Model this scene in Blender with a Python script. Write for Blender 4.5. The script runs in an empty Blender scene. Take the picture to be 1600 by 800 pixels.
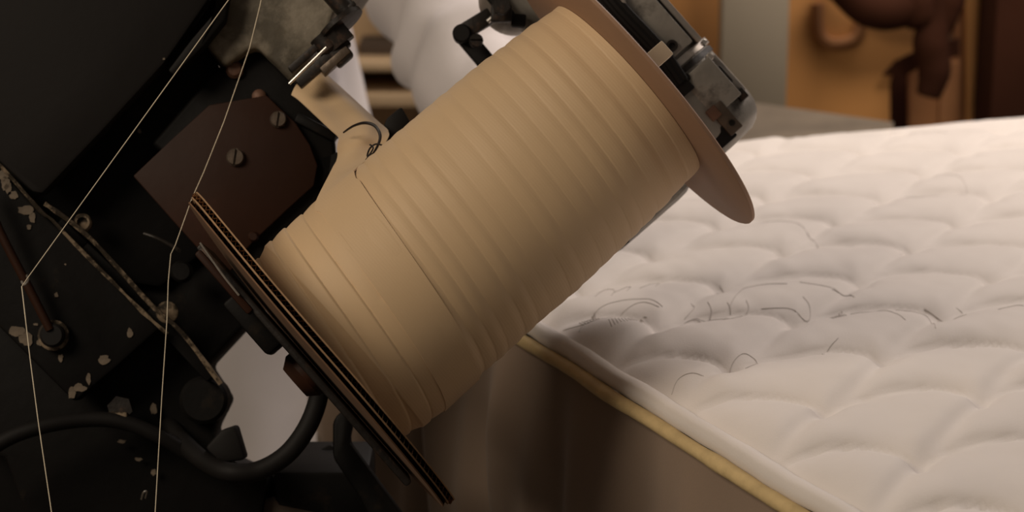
import bpy, bmesh, math, random
from mathutils import Vector, Matrix, noise
random.seed(7)
D = bpy.data; S = bpy.context.scene; COL = S.collection
PI = math.pi

# ---------------------------------------------------------------- camera
F = 3200.0
ALPHA = math.atan(816/3200)
CAM = Vector((0, 0, 1.40))
FWD = Vector((0, math.cos(ALPHA), -math.sin(ALPHA)))
UP = Vector((0, math.sin(ALPHA), math.cos(ALPHA)))
RT = Vector((1, 0, 0))
cd = D.cameras.new('camera'); cam = D.objects.new('camera', cd); COL.objects.link(cam)
cam.location = CAM; cam.rotation_euler = (PI/2-ALPHA, 0, 0)
cd.sensor_width = 36; cd.lens = 36*F/1600; cd.clip_start = .05
cd.dof.use_dof = True; cd.dof.focus_distance = 1.50; cd.dof.aperture_fstop = 7.5
S.camera = cam
# ---------------------------------------------------------------- world + lights + exposure
w = D.worlds.new('world'); S.world = w; w.use_nodes = True
w.node_tree.nodes['Background'].inputs[0].default_value = (1.0, .86, .74, 1)
w.node_tree.nodes['Background'].inputs[1].default_value = .085
S.view_settings.view_transform = 'Standard'; S.view_settings.look = 'None'
S.view_settings.gamma = 1; S.view_settings.use_curve_mapping = False
S.view_settings.exposure = 0.0
def area(name, loc, target, size, power, color):
    l = D.lights.new(name, 'AREA'); l.shape = 'RECTANGLE'; l.size, l.size_y = size
    l.energy = power; l.color = color
    o = D.objects.new(name, l); COL.objects.link(o); o.location = loc
    o.rotation_euler = (Vector(target)-Vector(loc)).to_track_quat('-Z', 'Y').to_euler()
area('ceiling_lamp_far', (1.1, 3.3, 2.6), (.5, 2.0, .9), (1.6, .8), 33, (1, .87, .81))
area('fill_light_near', (-1.5, .3, 2.35), (0, 1.6, 1.0), (.9, .9), 28, (1, .84, .66))  # unseen fill light added to brighten the front of the spool
area('fill_light_back', (1.1, 2.5, 2.35), (.8, 4.0, .9), (.8, .5), 18, (1, .84, .68))  # unseen fill light added to light the boxes behind from the front

# ---------------------------------------------------------------- helpers
def P(px, py, d):
    return CAM + d*(FWD + RT*((px-800)/F) + UP*((400-py)/F))
def ray(px, py):
    return FWD + RT*((px-800)/F) + UP*((400-py)/F)
TOPZ = .91
def G(px, py, z=TOPZ):
    r = ray(px, py); t = (z-CAM.z)/r.z
    return CAM + r*t
WL = {}
def empty(name, loc, label=None, cat=None, group=None):
    o = D.objects.new(name, None); COL.objects.link(o); o.location = loc; o.empty_display_size = .02
    WL[o.name] = Vector(loc)
    if label: o['label'] = label
    if cat: o['category'] = cat
    if group: o['group'] = group
    return o
def obj(name, bm, m, parent=None, label=None, cat=None, group=None, kind=None, smooth=35, base=False):
    me = D.meshes.new(name)
    lo = Vector((1e9,)*3); hi = -lo
    for v in bm.verts:
        for k in range(3):
            lo[k] = min(lo[k], v.co[k]); hi[k] = max(hi[k], v.co[k])
    org = (lo+hi)/2
    if parent is None: org.z = lo.z
    for v in bm.verts: v.co -= org
    bmesh.ops.recalc_face_normals(bm, faces=bm.faces)
    bm.to_mesh(me); bm.free()
    if smooth:
        me.polygons.foreach_set('use_smooth', [True]*len(me.polygons))
        me.set_sharp_from_angle(angle=math.radians(smooth))
    me.materials.append(m)
    o = D.objects.new(name, me); COL.objects.link(o)
    if parent:
        o.parent = parent; o.location = org-WL[parent.name]
    else: o.location = org
    WL[o.name] = org
    if label: o['label'] = label
    if cat: o['category'] = cat
    if group: o['group'] = group
    if kind: o['kind'] = kind
    return o
def mat(name, col, rough=.6, metal=0, var=.15, scale=20, bump=.1, bscale=60, col2=None, c2amt=.5, c2scale=8, c2w=.08, spec=.5, sheen=0, bdist=.002):
    m = D.materials.new(name); m.use_nodes = True; nt = m.node_tree; N = nt.nodes; L = nt.links
    b = N['Principled BSDF']; b.inputs['Roughness'].default_value = rough; b.inputs['Metallic'].default_value = metal
    b.inputs['Specular IOR Level'].default_value = spec
    if sheen: b.inputs['Sheen Weight'].default_value = sheen
    tc = N.new('ShaderNodeTexCoord')
    n1 = N.new('ShaderNodeTexNoise'); n1.inputs['Scale'].default_value = scale; n1.inputs['Detail'].default_value = 6
    L.new(tc.outputs['Object'], n1.inputs['Vector'])
    mr = N.new('ShaderNodeMapRange'); mr.inputs[1].default_value = .3; mr.inputs[2].default_value = .7
    mr.inputs[3].default_value = 1-var; mr.inputs[4].default_value = 1+var
    L.new(n1.outputs['Fac'], mr.inputs[0])
    hs = N.new('ShaderNodeHueSaturation'); hs.inputs['Color'].default_value = (*col, 1)
    L.new(mr.outputs[0], hs.inputs['Value']); out = hs.outputs['Color']
    if col2:
        n2 = N.new('ShaderNodeTexNoise'); n2.inputs['Scale'].default_value = c2scale; n2.inputs['Detail'].default_value = 9
        n2.inputs['Roughness'].default_value = .65
        L.new(tc.outputs['Object'], n2.inputs['Vector'])
        cr = N.new('ShaderNodeMapRange'); cr.inputs[1].default_value = c2amt; cr.inputs[2].default_value = c2amt+c2w
        L.new(n2.outputs['Fac'], cr.inputs[0])
        mx = N.new('ShaderNodeMixRGB'); mx.inputs[2].default_value = (*col2, 1)
        L.new(cr.outputs[0], mx.inputs[0]); L.new(out, mx.inputs[1]); out = mx.outputs[0]
    L.new(out, b.inputs['Base Color'])
    if bump:
        n3 = N.new('ShaderNodeTexNoise'); n3.inputs['Scale'].default_value = bscale; n3.inputs['Detail'].default_value = 8
        L.new(tc.outputs['Object'], n3.inputs['Vector'])
        bp = N.new('ShaderNodeBump'); bp.inputs['Strength'].default_value = bump; bp.inputs['Distance'].default_value = bdist
        L.new(n3.outputs['Fac'], bp.inputs['Height']); L.new(bp.outputs[0], b.inputs['Normal'])
    return m
M = dict(
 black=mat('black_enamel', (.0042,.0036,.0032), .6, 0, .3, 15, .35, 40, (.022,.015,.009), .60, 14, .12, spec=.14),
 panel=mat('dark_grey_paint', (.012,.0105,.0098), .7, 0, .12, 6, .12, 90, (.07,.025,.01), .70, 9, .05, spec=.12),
 worn=mat('worn_primer', (.030,.022,.014), .7, 0, .4, 40, .8, 120, (.20,.15,.10), .47, 45, .08, spec=.2),
 chip=mat('bare_chip', (.13,.10,.07), .8, 0, .3, 60, .4, 150),
 cast=mat('stained_cast_metal', (.105,.090,.066), .6, .1, .5, 16, .6, 70, (.28,.245,.19), .50, 12, .14, spec=.3),
 rust=mat('brown_plate', (.026,.0092,.004), .6, 0, .25, 7, .15, 60, (.055,.017,.008), .56, 6, .2, spec=.2),
 screw=mat('dull_screw', (.10,.075,.055), .45, .5, .3, 60, .3, 150),
 redbolt=mat('rusty_bolt', (.13,.065,.04), .6, .2, .3, 50, .4, 120),
 steel=mat('grey_housing_metal', (.27,.25,.22), .45, .4, .45, 18, .5, 80, (.055,.048,.042), .55, 22, .14),
 steel2=mat('pale_metal', (.42,.38,.34), .35, .7, .2, 30, .2, 100),
 chrome=mat('bright_steel', (.60,.57,.53), .35, 1, .1, 30, .05, 100),
 rubber=mat('black_rubber', (.008,.007,.0065), .65, 0, .2, 20, .1, 60, spec=.2),
 darkmetal=mat('dark_linkage_metal', (.016,.013,.011), .5, .2, .4, 40, .4, 100, (.075,.045,.03), .58, 30, .1, spec=.3),
 hardboard=mat('brown_hardboard', (.31,.18,.108), .62, 0, .06, 12, .08, 200),
 cardboard=mat('corrugated_cardboard', (.33,.20,.105), .8, 0, .15, 30, .1, 200),
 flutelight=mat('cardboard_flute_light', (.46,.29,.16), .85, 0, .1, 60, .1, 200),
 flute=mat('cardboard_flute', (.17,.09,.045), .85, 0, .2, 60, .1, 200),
 strap=mat('tape_ribbon', (.66,.52,.34), .6, 0, .06, 20, .12, 600, sheen=.2),
 wood=mat('pale_wood', (.72,.60,.44), .6, 0, .1, 30, .1, 100),
 ticking=mat('mattress_ticking', (.73,.68,.645), .75, 0, .03, 15, .12, 700, sheen=.3),
 stitch=mat('grey_stitch', (.50,.46,.43), .7, 0, .2, 50, 0),
 piping=mat('gold_piping', (.62,.47,.24), .55, 0, .12, 60, .25, 300),
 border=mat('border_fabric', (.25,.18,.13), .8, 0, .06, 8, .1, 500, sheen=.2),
 coat=mat('white_coat', (.66,.62,.62), .85, 0, .04, 8, .15, 200, sheen=.2),
 trousers=mat('dark_trousers', (.05,.045,.045), .9, 0, .1, 8, .15, 200),
 skin=mat('skin', (.55,.33,.23), .5, 0, .08, 8, .05, 200),
 hair=mat('hair', (.03,.02,.015), .6, 0, .3, 60, .5, 200),
 thread=mat('cream_thread', (.66,.58,.44), .7, 0, .1, 90, 0),
 wire=mat('black_wire', (.012,.009,.009), .4, 0, .1, 90, 0),
 orange=mat('orange_cardboard', (.56,.27,.085), .8, 0, .12, 3, .1, 60),
 orange2=mat('brown_orange_board', (.36,.165,.065), .8, 0, .18, 4, .1, 60),
 darkbrown=mat('dark_brown_wood', (.042,.015,.008), .9, 0, .2, 6, .1, 60, spec=.1),
 greypanel=mat('grey_beige_panel', (.30,.26,.20), .7, 0, .06, 3, .1, 60),
 shelf=mat('tan_shelf', (.52,.38,.23), .7, 0, .1, 5, .1, 60),
 table=mat('worn_table', (.14,.112,.08), .7, 0, .3, 8, .2, 60),
 wall=mat('warm_wall', (.38,.29,.2), .9, 0, .06, 2, .1, 60),
 floor=mat('concrete_floor', (.10,.085,.07), .8, 0, .2, 3, .2, 40),
 boxlid=mat('brown_box', (.075,.052,.036), .8, 0, .15, 10, .2, 60),
)
# the wound tape: fine ribs across the axis
def roll_mat(axis):
    m = mat('wound_tape', (.62,.445,.262), .62, 0, .045, 9, .1, 500, sheen=.2); nt = m.node_tree; N = nt.nodes; L = nt.links
    b = N['Principled BSDF']; tc = N.new('ShaderNodeTexCoord')
    dt = N.new('ShaderNodeVectorMath'); dt.operation = 'DOT_PRODUCT'; dt.inputs[1].default_value = axis
    L.new(tc.outputs['Object'], dt.inputs[0])
    mu = N.new('ShaderNodeMath'); mu.operation = 'MULTIPLY'; mu.inputs[1].default_value = 2*PI/.0021; L.new(dt.outputs['Value'], mu.inputs[0])
    si = N.new('ShaderNodeMath'); si.operation = 'SINE'; L.new(mu.outputs[0], si.inputs[0])
    bp = N.new('ShaderNodeBump'); bp.inputs['Strength'].default_value = .045; bp.inputs['Distance'].default_value = .0005
    L.new(si.outputs[0], bp.inputs['Height']); L.new(bp.outputs[0], b.inputs['Normal'])
    return m

def smoothpts(pts, n=8):
    pts = [Vector(p) for p in pts]; out = []
    for i in range(len(pts)-1):
        p0 = pts[max(i-1,0)]; p1 = pts[i]; p2 = pts[i+1]; p3 = pts[min(i+2,len(pts)-1)]
        for k in range(n):
            t = k/n
            out.append(.5*((2*p1)+(p2-p0)*t+(2*p0-5*p1+4*p2-p3)*t*t+(3*p1-p0-3*p2+p3)*t**3))
    out.append(pts[-1]); return out
def tube(bm, pts, r, seg=10, n=8, rfun=None, cap=True):
    ps = smoothpts(pts, n) if n > 1 else [Vector(p) for p in pts]
    rings = []; prev = None
    for i, p in enumerate(ps):
        t = (ps[min(i+1,len(ps)-1)]-ps[max(i-1,0)]).normalized()
        if prev is None:
            a = t.orthogonal().normalized()
        else:
            a = (prev-t*prev.dot(t)).normalized()
        prev = a; b = t.cross(a); rr = rfun(i/(len(ps)-1)) if rfun else r
        rings.append([bm.verts.new(p+(a*math.cos(2*PI*k/seg)+b*math.sin(2*PI*k/seg))*rr) for k in range(seg)])
    for i in range(len(rings)-1):
        for k in range(seg):
            bm.faces.new((rings[i][k], rings[i][(k+1)%seg], rings[i+1][(k+1)%seg], rings[i+1][k]))
    if cap: bm.faces.new(rings[0]); bm.faces.new(rings[-1][::-1])
    return bm
def lathe(bm, org, ax, prof, seg=48, a0=None):
    """prof: (distance along ax, radius)"""
    ax = Vector(ax).normalized(); x = (a0 or ax.orthogonal()).normalized(); y = ax.cross(x)
    rings = []
    for s, r in prof:
        c = Vector(org)+ax*s
        if r < 1e-6: rings.append([bm.verts.new(c)])
        else: rings.append([bm.verts.new(c+(x*math.cos(2*PI*k/seg)+y*math.sin(2*PI*k/seg))*r) for k in range(seg)])
    for A, B in zip(rings, rings[1:]):
        for k in range(seg):
            q = (k+1)%seg
            if len(A) == 1 and len(B) == 1: continue
            if len(A) == 1: bm.faces.new((A[0], B[q], B[k]))
            elif len(B) == 1: bm.faces.new((A[k], A[q], B[0]))
            else: bm.faces.new((A[k], A[q], B[q], B[k]))
    if len(rings[0]) > 1: bm.faces.new(rings[0][::-1])
    if len(rings[-1]) > 1: bm.faces.new(rings[-1])
    return bm
def bevel(bm, off, seg=2, ang=30):
    es = [e for e in bm.edges if len(e.link_faces) == 2 and e.calc_face_angle(0) > math.radians(ang)]
    if off > 0: bmesh.ops.bevel(bm, geom=es, offset=off, segments=seg, affect='EDGES', profile=.5, clamp_overlap=True)
    return bm
def box(bm, c, X, Y, Z, hx, hy, hz, bev=0):
    b2 = bmesh.new(); vs = []
    for i in (-1,1):
        for j in (-1,1):
            for k in (-1,1): vs.append(b2.verts.new(Vector(c)+X*hx*i+Y*hy*j+Z*hz*k))
    for f in ((0,1,3,2),(4,6,7,5),(0,4,5,1),(2,3,7,6),(0,2,6,4),(1,5,7,3)): b2.faces.new([vs[i] for i in f])
    bmesh.ops.recalc_face_normals(b2, faces=b2.faces)
    if bev: bevel(b2, bev)
    merge(bm, b2); return bm
def merge(bm, b2):
    me = D.meshes.new('t'); b2.to_mesh(me); b2.free(); bm.from_mesh(me); D.meshes.remove(me)
WX, WY, WZ = Vector((1,0,0)), Vector((0,1,0)), Vector((0,0,1))
def wbox(lo, hi, bev=.002):
    lo, hi = Vector(lo), Vector(hi)
    return box(bmesh.new(), (lo+hi)/2, WX, WY, WZ, *((hi-lo)/2), bev)

# ---------------------------------------------------------------- spool frame
th = math.atan(.088)
c_, s_ = math.cos(th), math.sin(th)
du = Vector((.7509, .6604)).normalized()
AX = (RT*du.x*c_ + UP*du.y*c_ + FWD*s_).normalized()          # along the spool, away from camera, up right
WN = (-FWD + AX*FWD.dot(AX)).normalized()                     # towards the camera, square to the axis
VV = WN.cross(AX).normalized()                                # down right? fix the sign below
if VV.dot(RT) < 0: VV = -VV
C0 = P(504, 546, 1.536)
def tilt(s): return .045*(1-s/.305)-.03*(s/.305)      # both flanges sit a little out of square
SL = .305
def PL(px, py, d, ref=(420,300)):
    """pixel onto the machine plane (square to WN) that has depth d under the reference pixel"""
    p0 = P(ref[0], ref[1], d); r = ray(px, py)
    return CAM + r*((p0-CAM).dot(WN)/r.dot(WN))
def prism(pts, d, t, bev=.0015, ref=(420,300), bm=None, n=2):
    b2 = bmesh.new()
    f = [PL(x, y, d, ref) for x, y in pts]
    a = [b2.verts.new(p) for p in f]; b = [b2.verts.new(p-WN*t) for p in f]
    b2.faces.new(a); b2.faces.new(b[::-1])
    for i in range(len(a)):
        j = (i+1) % len(a); b2.faces.new((a[j], a[i], b[i], b[j]))
    bmesh.ops.recalc_face_normals(b2, faces=b2.faces)
    if bev: bevel(b2, bev, n, 20)
    if bm is None: return b2
    merge(bm, b2); return bm
def screw(name, px, py, d, rpx, m, parent, slot=None, h=.005, ref=(420,300)):
    c = PL(px, py, d, ref); r = rpx*d/F; b2 = bmesh.new()
    lathe(b2, c-WN*.002, WN, [(0,r),(.002+h*.5,r),(.002+h*.5,0)], 24)
    sd = (slot or (RT*.15+UP)).normalized(); sd = (sd-WN*sd.dot(WN)).normalized(); q = WN.cross(sd)
    for sg in (-1,1):
        g = r*.13; pts = []
        a0 = math.asin(g/r)
        for k in range(11):
            a = a0+(PI-2*a0)*k/10
            pts.append((sd*math.cos(a)*sg + q*math.sin(a)*sg)*r)
        A = [b2.verts.new(c+p+WN*h*.45) for p in pts]; B = [b2.verts.new(c+p*.85+(q*sg*g*.15)+WN*h) for p in pts]
        b2.faces.new(A); b2.faces.new(B)
        for i in range(len(A)):
            j = (i+1)%len(A); b2.faces.new((A[i],A[j],B[j],B[i]))
    return obj(name, b2, m, parent)
def hexnut(bm, c, ax, r, h, n=6):
    b2 = bmesh.new(); lathe(b2, c, ax, [(0,r),(h,r)], n); bevel(b2, r*.08, 1); merge(bm, b2); return bm

# ---------------------------------------------------------------- setting
fl = wbox((-3,-1.5,-.05),(3.5,6,0),0); obj('floor', fl, M['floor'], kind='structure', smooth=0)
wl = wbox((-3,5.6,0),(3.5,5.7,3),0); obj('wall_back', wl, M['wall'], kind='structure', smooth=0)
wl = wbox((-3.1,-1.5,0),(-3,5.7,3),0); obj('wall_left', wl, M['wall'], kind='structure', smooth=0)

# ---------------------------------------------------------------- mattress
e1 = G(1312, 800); e2 = G(842, 512)
E = (e2-e1).normalized(); Pp = Vector((E.y, -E.x, 0))
if Pp.x < 0: Pp = -Pp
farp = G(1400, 197)
bfar = (farp-e1).dot(E)
A_, B_, C_ = G(1285,645), G(1387,567), G(1445,725)
v1 = B_-A_; v2 = C_-A_; det = v1.x*v2.y-v1.y*v2.x
def qh(p):
    x = p-A_
    wx = .010*noise.noise(Vector((p.x*7, p.y*7, 1))); wy = .010*noise.noise(Vector((p.x*7, p.y*7, 5)))
    X, Y = x.x+wx, x.y+wy
    i = (X*v2.y-Y*v2.x)/det; j = (v1.x*Y-v1.y*X)/det
    i += .04*math.sin(2*PI*j+.5)
    r = (i+j)/2; k = i-j
    def arch(n): return n+.34*abs(math.sin(PI*(r-.5*(n % 2))))**.8
    n = math.floor(k)
    if arch(n) > k: n -= 1
    K0, K1 = arch(n), arch(n+1)
    t = max(0, min(1, (k-K0)/(K1-K0)))
    puff = math.sin(PI*t)**.55*(1.15-.30*t)
    dj = j-round(j); di = i-round(i)
    h = .0128*puff*(1-.38*math.exp(-dj*dj/.006)) - .005*math.exp(-(di*di+dj*dj)*70)
    h += .0022*noise.noise(Vector((p.x*16, p.y*16, 9))) + .0009*noise.noise(Vector((p.x*60, p.y*35, 3)))
    h += .007*noise.noise(Vector((p.x*3, p.y*3, 2)))
    return h
def mtop(a, b):
    p = e1+Pp*a+E*b
    edge = min(a, bfar-b)
    k = max(0, min(1, (edge-.010)/.05)); k = 1-(1-k)**2
    h = qh(p)*k - .010*(1-k)**1.5
    p.z = TOPZ+h-.004
    return p
mt = empty('mattress', e1+Pp*.8+E*.1-Vector((0,0,.3)), 'thick mattress with quilted white top and gold piped edge lying right of the tape spool', 'mattress')
bm = bmesh.new(); b0 = -.75; NA, NB = 290, 380; gr = []
for i in range(NA+1):
    a = .012+1.5*(i/NA)**1.15; row = []
    for j in range(NB+1):
        b = b0+(bfar-.012-b0)*j/NB
        row.append(bm.verts.new(mtop(a, b)))
    gr.append(row)
for i in range(NA):
    for j in range(NB): bm.faces.new((gr[i][j], gr[i+1][j], gr[i+1][j+1], gr[i][j+1]))
obj('quilted_top', bm, M['ticking'], mt, smooth=180)
def edgept(b, off, z): 
    return e1+E*b+Pp*off+Vector((0,0,z))
def lump(k, r):
    return lambda t: r*(1+.16*noise.noise(Vector((t*38,k,0)))+.10*noise.noise(Vector((t*90,k,4))))
def edgeline(off, z, amp=.002, n=90):
    pts = []
    for k in range(n+1):
        b = b0+(bfar-b0)*k/n
        q = noise.noise(Vector((b*14, off*50, 3)))
        pts.append(edgept(b, off+q*amp, z+amp*noise.noise(Vector((b*11, 7, off*30)))))
    p = pts[-1]
    for k in range(1, 40): pts.append(e1+E*(bfar+.0-off*.0)+Pp*(off+1.5*k/40)+E*(-off)+Vector((0,0,z)))
    return pts
bm = tube(bmesh.new(), edgeline(.010, -.0095, .0022), .0085, 12, 2, lump(1, .0085))
obj('quilt_edge_roll', bm, M['ticking'], mt, smooth=180, label='white puffy roll of quilt along the mattress edge')
bm = tube(bmesh.new(), edgeline(-.0005, -.0195, .0016), .0055, 12, 2, lump(6, .0058))
obj('piping', bm, M['piping'], mt, smooth=180, label='gold-coloured piping along the mattress edge')
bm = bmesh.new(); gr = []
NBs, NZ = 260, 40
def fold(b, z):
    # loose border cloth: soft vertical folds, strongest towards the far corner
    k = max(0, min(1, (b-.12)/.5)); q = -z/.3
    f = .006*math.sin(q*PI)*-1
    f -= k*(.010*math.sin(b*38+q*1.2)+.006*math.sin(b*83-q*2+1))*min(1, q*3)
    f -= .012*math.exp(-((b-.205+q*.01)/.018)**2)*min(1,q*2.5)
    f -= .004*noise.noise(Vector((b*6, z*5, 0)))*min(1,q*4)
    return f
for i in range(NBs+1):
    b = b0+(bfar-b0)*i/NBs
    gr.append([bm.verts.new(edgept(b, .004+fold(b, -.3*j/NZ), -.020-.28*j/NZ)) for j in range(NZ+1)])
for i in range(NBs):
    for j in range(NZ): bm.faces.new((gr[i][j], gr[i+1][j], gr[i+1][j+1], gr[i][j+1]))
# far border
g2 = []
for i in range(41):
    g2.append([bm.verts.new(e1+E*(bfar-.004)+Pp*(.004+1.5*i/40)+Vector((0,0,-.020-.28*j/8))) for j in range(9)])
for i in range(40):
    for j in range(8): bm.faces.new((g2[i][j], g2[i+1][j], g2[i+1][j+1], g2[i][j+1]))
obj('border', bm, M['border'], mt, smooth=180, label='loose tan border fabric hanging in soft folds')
# scroll stitching
scrolls = [
 [(1440,262),(1475,262),(1500,270),(1512,285),(1500,292)],
 [(1180,335),(1215,338),(1250,352),(1280,372)],
 [(1400,470),(1440,475),(1455,490),(1462,512)], [(1445,470),(1475,480),(1505,482),(1510,474),(1495,466)],
 [(1250,435),(1290,445),(1330,455)], [(1300,450),(1320,452),(1335,460)],
 [(1190,470),(1230,472),(1262,480),(1266,470),(1255,460)],
 [(1140,470),(1160,450),(1190,440),(1230,440)], [(1050,490),(1090,478),(1130,485),(1160,478)],
 [(1070,480),(1085,470),(1080,462)], [(1100,484),(1112,474),(1106,466)], [(1130,482),(1142,473),(1137,466)],[(1158,477),(1170,470),(1166,463)],
 [(930,460),(945,445),(960,448),(955,458)], [(960,452),(985,440),(980,450)], [(1000,445),(1030,428),(1025,440)],
 [(880,490),(920,492),(960,480),(1000,468),(1030,475)], [(905,500),(925,478),(960,466),(1010,464),(1035,474)],
 [(1050,590),(1060,580),(1080,576),(1100,577)], [(1140,560),(1145,548),(1165,538),(1182,543),(1183,556),(1165,565)],
 [(1150,565),(1138,558)], [(1120,455),(1135,440),(1125,430)],[(1310,520),(1295,528),(1285,535)],
 [(1420,205),(1450,200),(1480,203)], [(1330,480),(1370,470),(1400,484),(1415,498)],
 [(1470,290),(1440,300),(1415,296)],[(1560,480),(1585,470),(1600,474)],
]
hatch = [[(951+i*5,492-i*1.0),(956+i*5,506-i*2.2)] for i in range(12)]
hatch += [[(905+i*4,485-i*1.6),(912+i*4,494-i*1.5)] for i in range(7)]
hatch += [[(1296+i*4,476-i),(1303+i*4,488-i)] for i in range(6)]
def stitch(bm, pts, r):
    out = []
    for p in smoothpts([Vector((x,y,0)) for x,y in pts], 6):
        g = G(p.x, p.y, TOPZ+.010)
        a = (g-e1).dot(Pp); b = (g-e1).dot(E)
        q = mtop(a, b); out.append(q+Vector((0,0,.0002)))
    tube(bm, out, r, 5, 1)
for s in scrolls:
    bm = bmesh.new(); stitch(bm, s, .0003); obj('scroll_stitch', bm, M['stitch'], mt)
bm = bmesh.new()
for s in hatch: stitch(bm, s, .0003)
obj('hatch_stitching', bm, M['stitch'], mt, kind='stuff')

# table the mattress lies on
tb = empty('work_table', e1+Pp*.8+E*.1-Vector((0,0,TOPZ)), 'worn grey brown work table under the mattress', 'table')
bm = bmesh.new(); cc = e1+Pp*.78+E*((b0+bfar+.02)/2); cc.z = TOPZ-.33
box(bm, cc, Pp, E, WZ, .76, (bfar+.02-b0)/2, .025, .004); obj('table_top', bm, M['table'], tb)
for sa in (.1, 1.45):
    for sb in (b0+.1, bfar-.08):
        q = e1+Pp*sa+E*sb; q.z = (TOPZ-.36)/2
        bm = bmesh.new(); box(bm, q, Pp, E, WZ, .035, .035, (TOPZ-.36)/2, .003); obj('leg', bm, M['table'], tb)

# ---------------------------------------------------------------- spool of tape
sp = empty('tape_spool', C0+AX*SL/2-Vector((0,0,.2)), 'big tilted spool wound with tan binding tape between two cardboard flanges', 'spool')
RL, RR = .150, .1420
def rollr(s):
    k = s/SL
    base = .0888-.0078*max(0, (k-.55)/.45)**2
    if s < .018: base -= .0050*(1-s/.018)**.6
    return base
def shift(s, phi):
    # tape lies slightly helical, more so near the left flange; phi 0 faces the camera, +90 = upper silhouette
    return .017*(1-.75*s/SL)*phi/(PI/2)
edges = []; x = -.02
rr_ = random.Random(3)
while x < SL+.03:
    edges.append(x); x += (.012+rr_.random()*.008) if x < .045 else (.034 if x < .075 else .011+rr_.random()*.007)
amps = [(.9+.6*rr_.random())*(.0015 if e < .08 else .00022+.0006*rr_.random()) for e in edges]
def ridge(q):
    for i in range(len(edges)-1):
        if edges[i] <= q < edges[i+1]:
            wd = edges[i+1]-edges[i]; t = (q-edges[i])/wd
            dw = .0022 if edges[i+1] < .085 else .0075
            f = min(1, (1-t)*wd/dw) if (1-t)*wd < dw else 1
            f = f*f*(3-2*f) if f < 1 else 1
            return amps[i]*((.30+.70*t)*f + 0*wd) + amps[min(i,len(amps)-1)]*.25*math.sin(PI*t)
    return 0
NS, NP = 520, 180
RO = VV*.0035
bm = bmesh.new(); rings = []
for i in range(NS+1):
    s = .0008+(SL-.0012)*i/NS; row = []
    for k in range(NP):
        phi = 2*PI*k/NP
        pw = phi if phi < PI else phi-2*PI
        ph = pw if abs(pw) <= PI/2 else (PI-abs(pw))*(1 if pw > 0 else -1)
        q = s - shift(s, ph)
        r = rollr(s)+ridge(q)*(1-.3*noise.noise(Vector((q*60, phi, 0)))) + .0007*noise.noise(Vector((s*25, math.cos(phi)*1.5, math.sin(phi)*1.5)))
        dir_ = WN*math.cos(phi)-VV*math.sin(phi)
        row.append(bm.verts.new(C0+RO+AX*s+dir_*r+AX*(dir_.dot(WN)*r*tilt(s))))
    rings.append(row)
for i in range(NS):
    for k in range(NP): bm.faces.new((rings[i][k], rings[i][(k+1)%NP], rings[i+1][(k+1)%NP], rings[i+1][k]))
bm.faces.new(rings[0]); bm.faces.new(rings[-1])
M['roll'] = roll_mat(AX)
obj('tape_roll', bm, M['roll'], sp, smooth=50)
# outermost band of tape lying over the roll + free end
def rollpt(s, phi, lift=0):
    return C0+RO+AX*s+(WN*math.cos(phi)-VV*math.sin(phi))*(rollr(max(s,.02))+.0032+lift)
# free ribbon: pairs (lower-left edge, upper-right edge)
pairs = []
sec = [((455,148),(486,92),1.685,1.70),((468,158),(501,107),1.680,1.70),((495,184),(550,150),1.655,1.69),((516,204),(588,184),1.635,1.67),
       ((527,213),(603,197),1.62,1.655),((529,217),(607,204),1.605,1.64),((527,228),(607,214),1.595,1.618),((525,250),(592,236),1.580,1.595)]
for a, b, da, db in sec: pairs.append((P(*a, da), P(*b, db)))
phis = [72, 58, 44, 30, 15, 0, -15, -32, -50, -70, -90, -110, -130]
for f in phis:
    ph = math.radians(f)
    t = (90-f)/180
    sA = .0690-.031*t+.010*math.sin(t*PI)*.3; sB = .108-.034*t
    pairs.append((rollpt(sA, ph), rollpt(sB, ph, -.0002-.0012*min(1,t*1.2))))
La = smoothpts([p[0] for p in pairs], 6); Lb = smoothpts([p[1] for p in pairs], 6)
bm = bmesh.new(); top = []; NW = 14
nn = len(La)
for i in range(nn):
    row = []
    t0 = (La[min(i+1,nn-1)]-La[max(i-1,0)]).normalized(); w0 = (Lb[i]-La[i]).normalized(); nrm = w0.cross(t0).normalized()
    if nrm.dot(WN) < 0: nrm = -nrm
    for k in range(NW+1):
        u = k/NW; p = La[i].lerp(Lb[i], u)
        if i > 8*6-6:      # hug the roll
            ss = (p-C0-RO).dot(AX); ra = (p-C0-RO)-AX*ss; want = rollr(max(ss,.02))+.0026-.0010*u
            if i > 8*6: p = C0+RO+AX*ss+ra.normalized()*want
        else:
            p = p+nrm*.006*math.sin(PI*u)*math.sin(PI*min(1, i/44))+nrm*.0015*math.sin(u*9+i*.1)
        row.append(p)
    top.append((row, nrm))
va = [[bm.verts.new(p) for p in r] for r, n in top]; vb = [[bm.verts.new(p-n*.0009) for p in r] for r, n in top]
for i in range(nn-1):
    for k in range(NW):
        bm.faces.new((va[i][k], va[i][k+1], va[i+1][k+1], va[i+1][k])); bm.faces.new((vb[i][k], vb[i+1][k], vb[i+1][k+1], vb[i][k+1]))
    for k in (0, NW): bm.faces.new((va[i][k], va[i+1][k], vb[i+1][k], vb[i][k]))
for i in (0, nn-1):
    for k in range(NW): bm.faces.new((va[i][k], va[i][k+1], vb[i][k+1], vb[i][k]))
obj('running_tape', bm, M['roll'], sp, smooth=60, label='free run of tan tape pulled off the spool into the machine')
# right flange: thin brown hardboard disc
bm = lathe(bmesh.new(), C0+AX*SL, (AX-WN*tilt(SL)).normalized(), [(0,.012),(0,RR-.0015),(.0012,RR),(.0035,RR),(.0045,RR-.0015),(.0045,.012)], 120)
obj('hardboard_flange', bm, M['hardboard'], sp, smooth=40, label='smooth brown hardboard disc at the far end')
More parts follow.
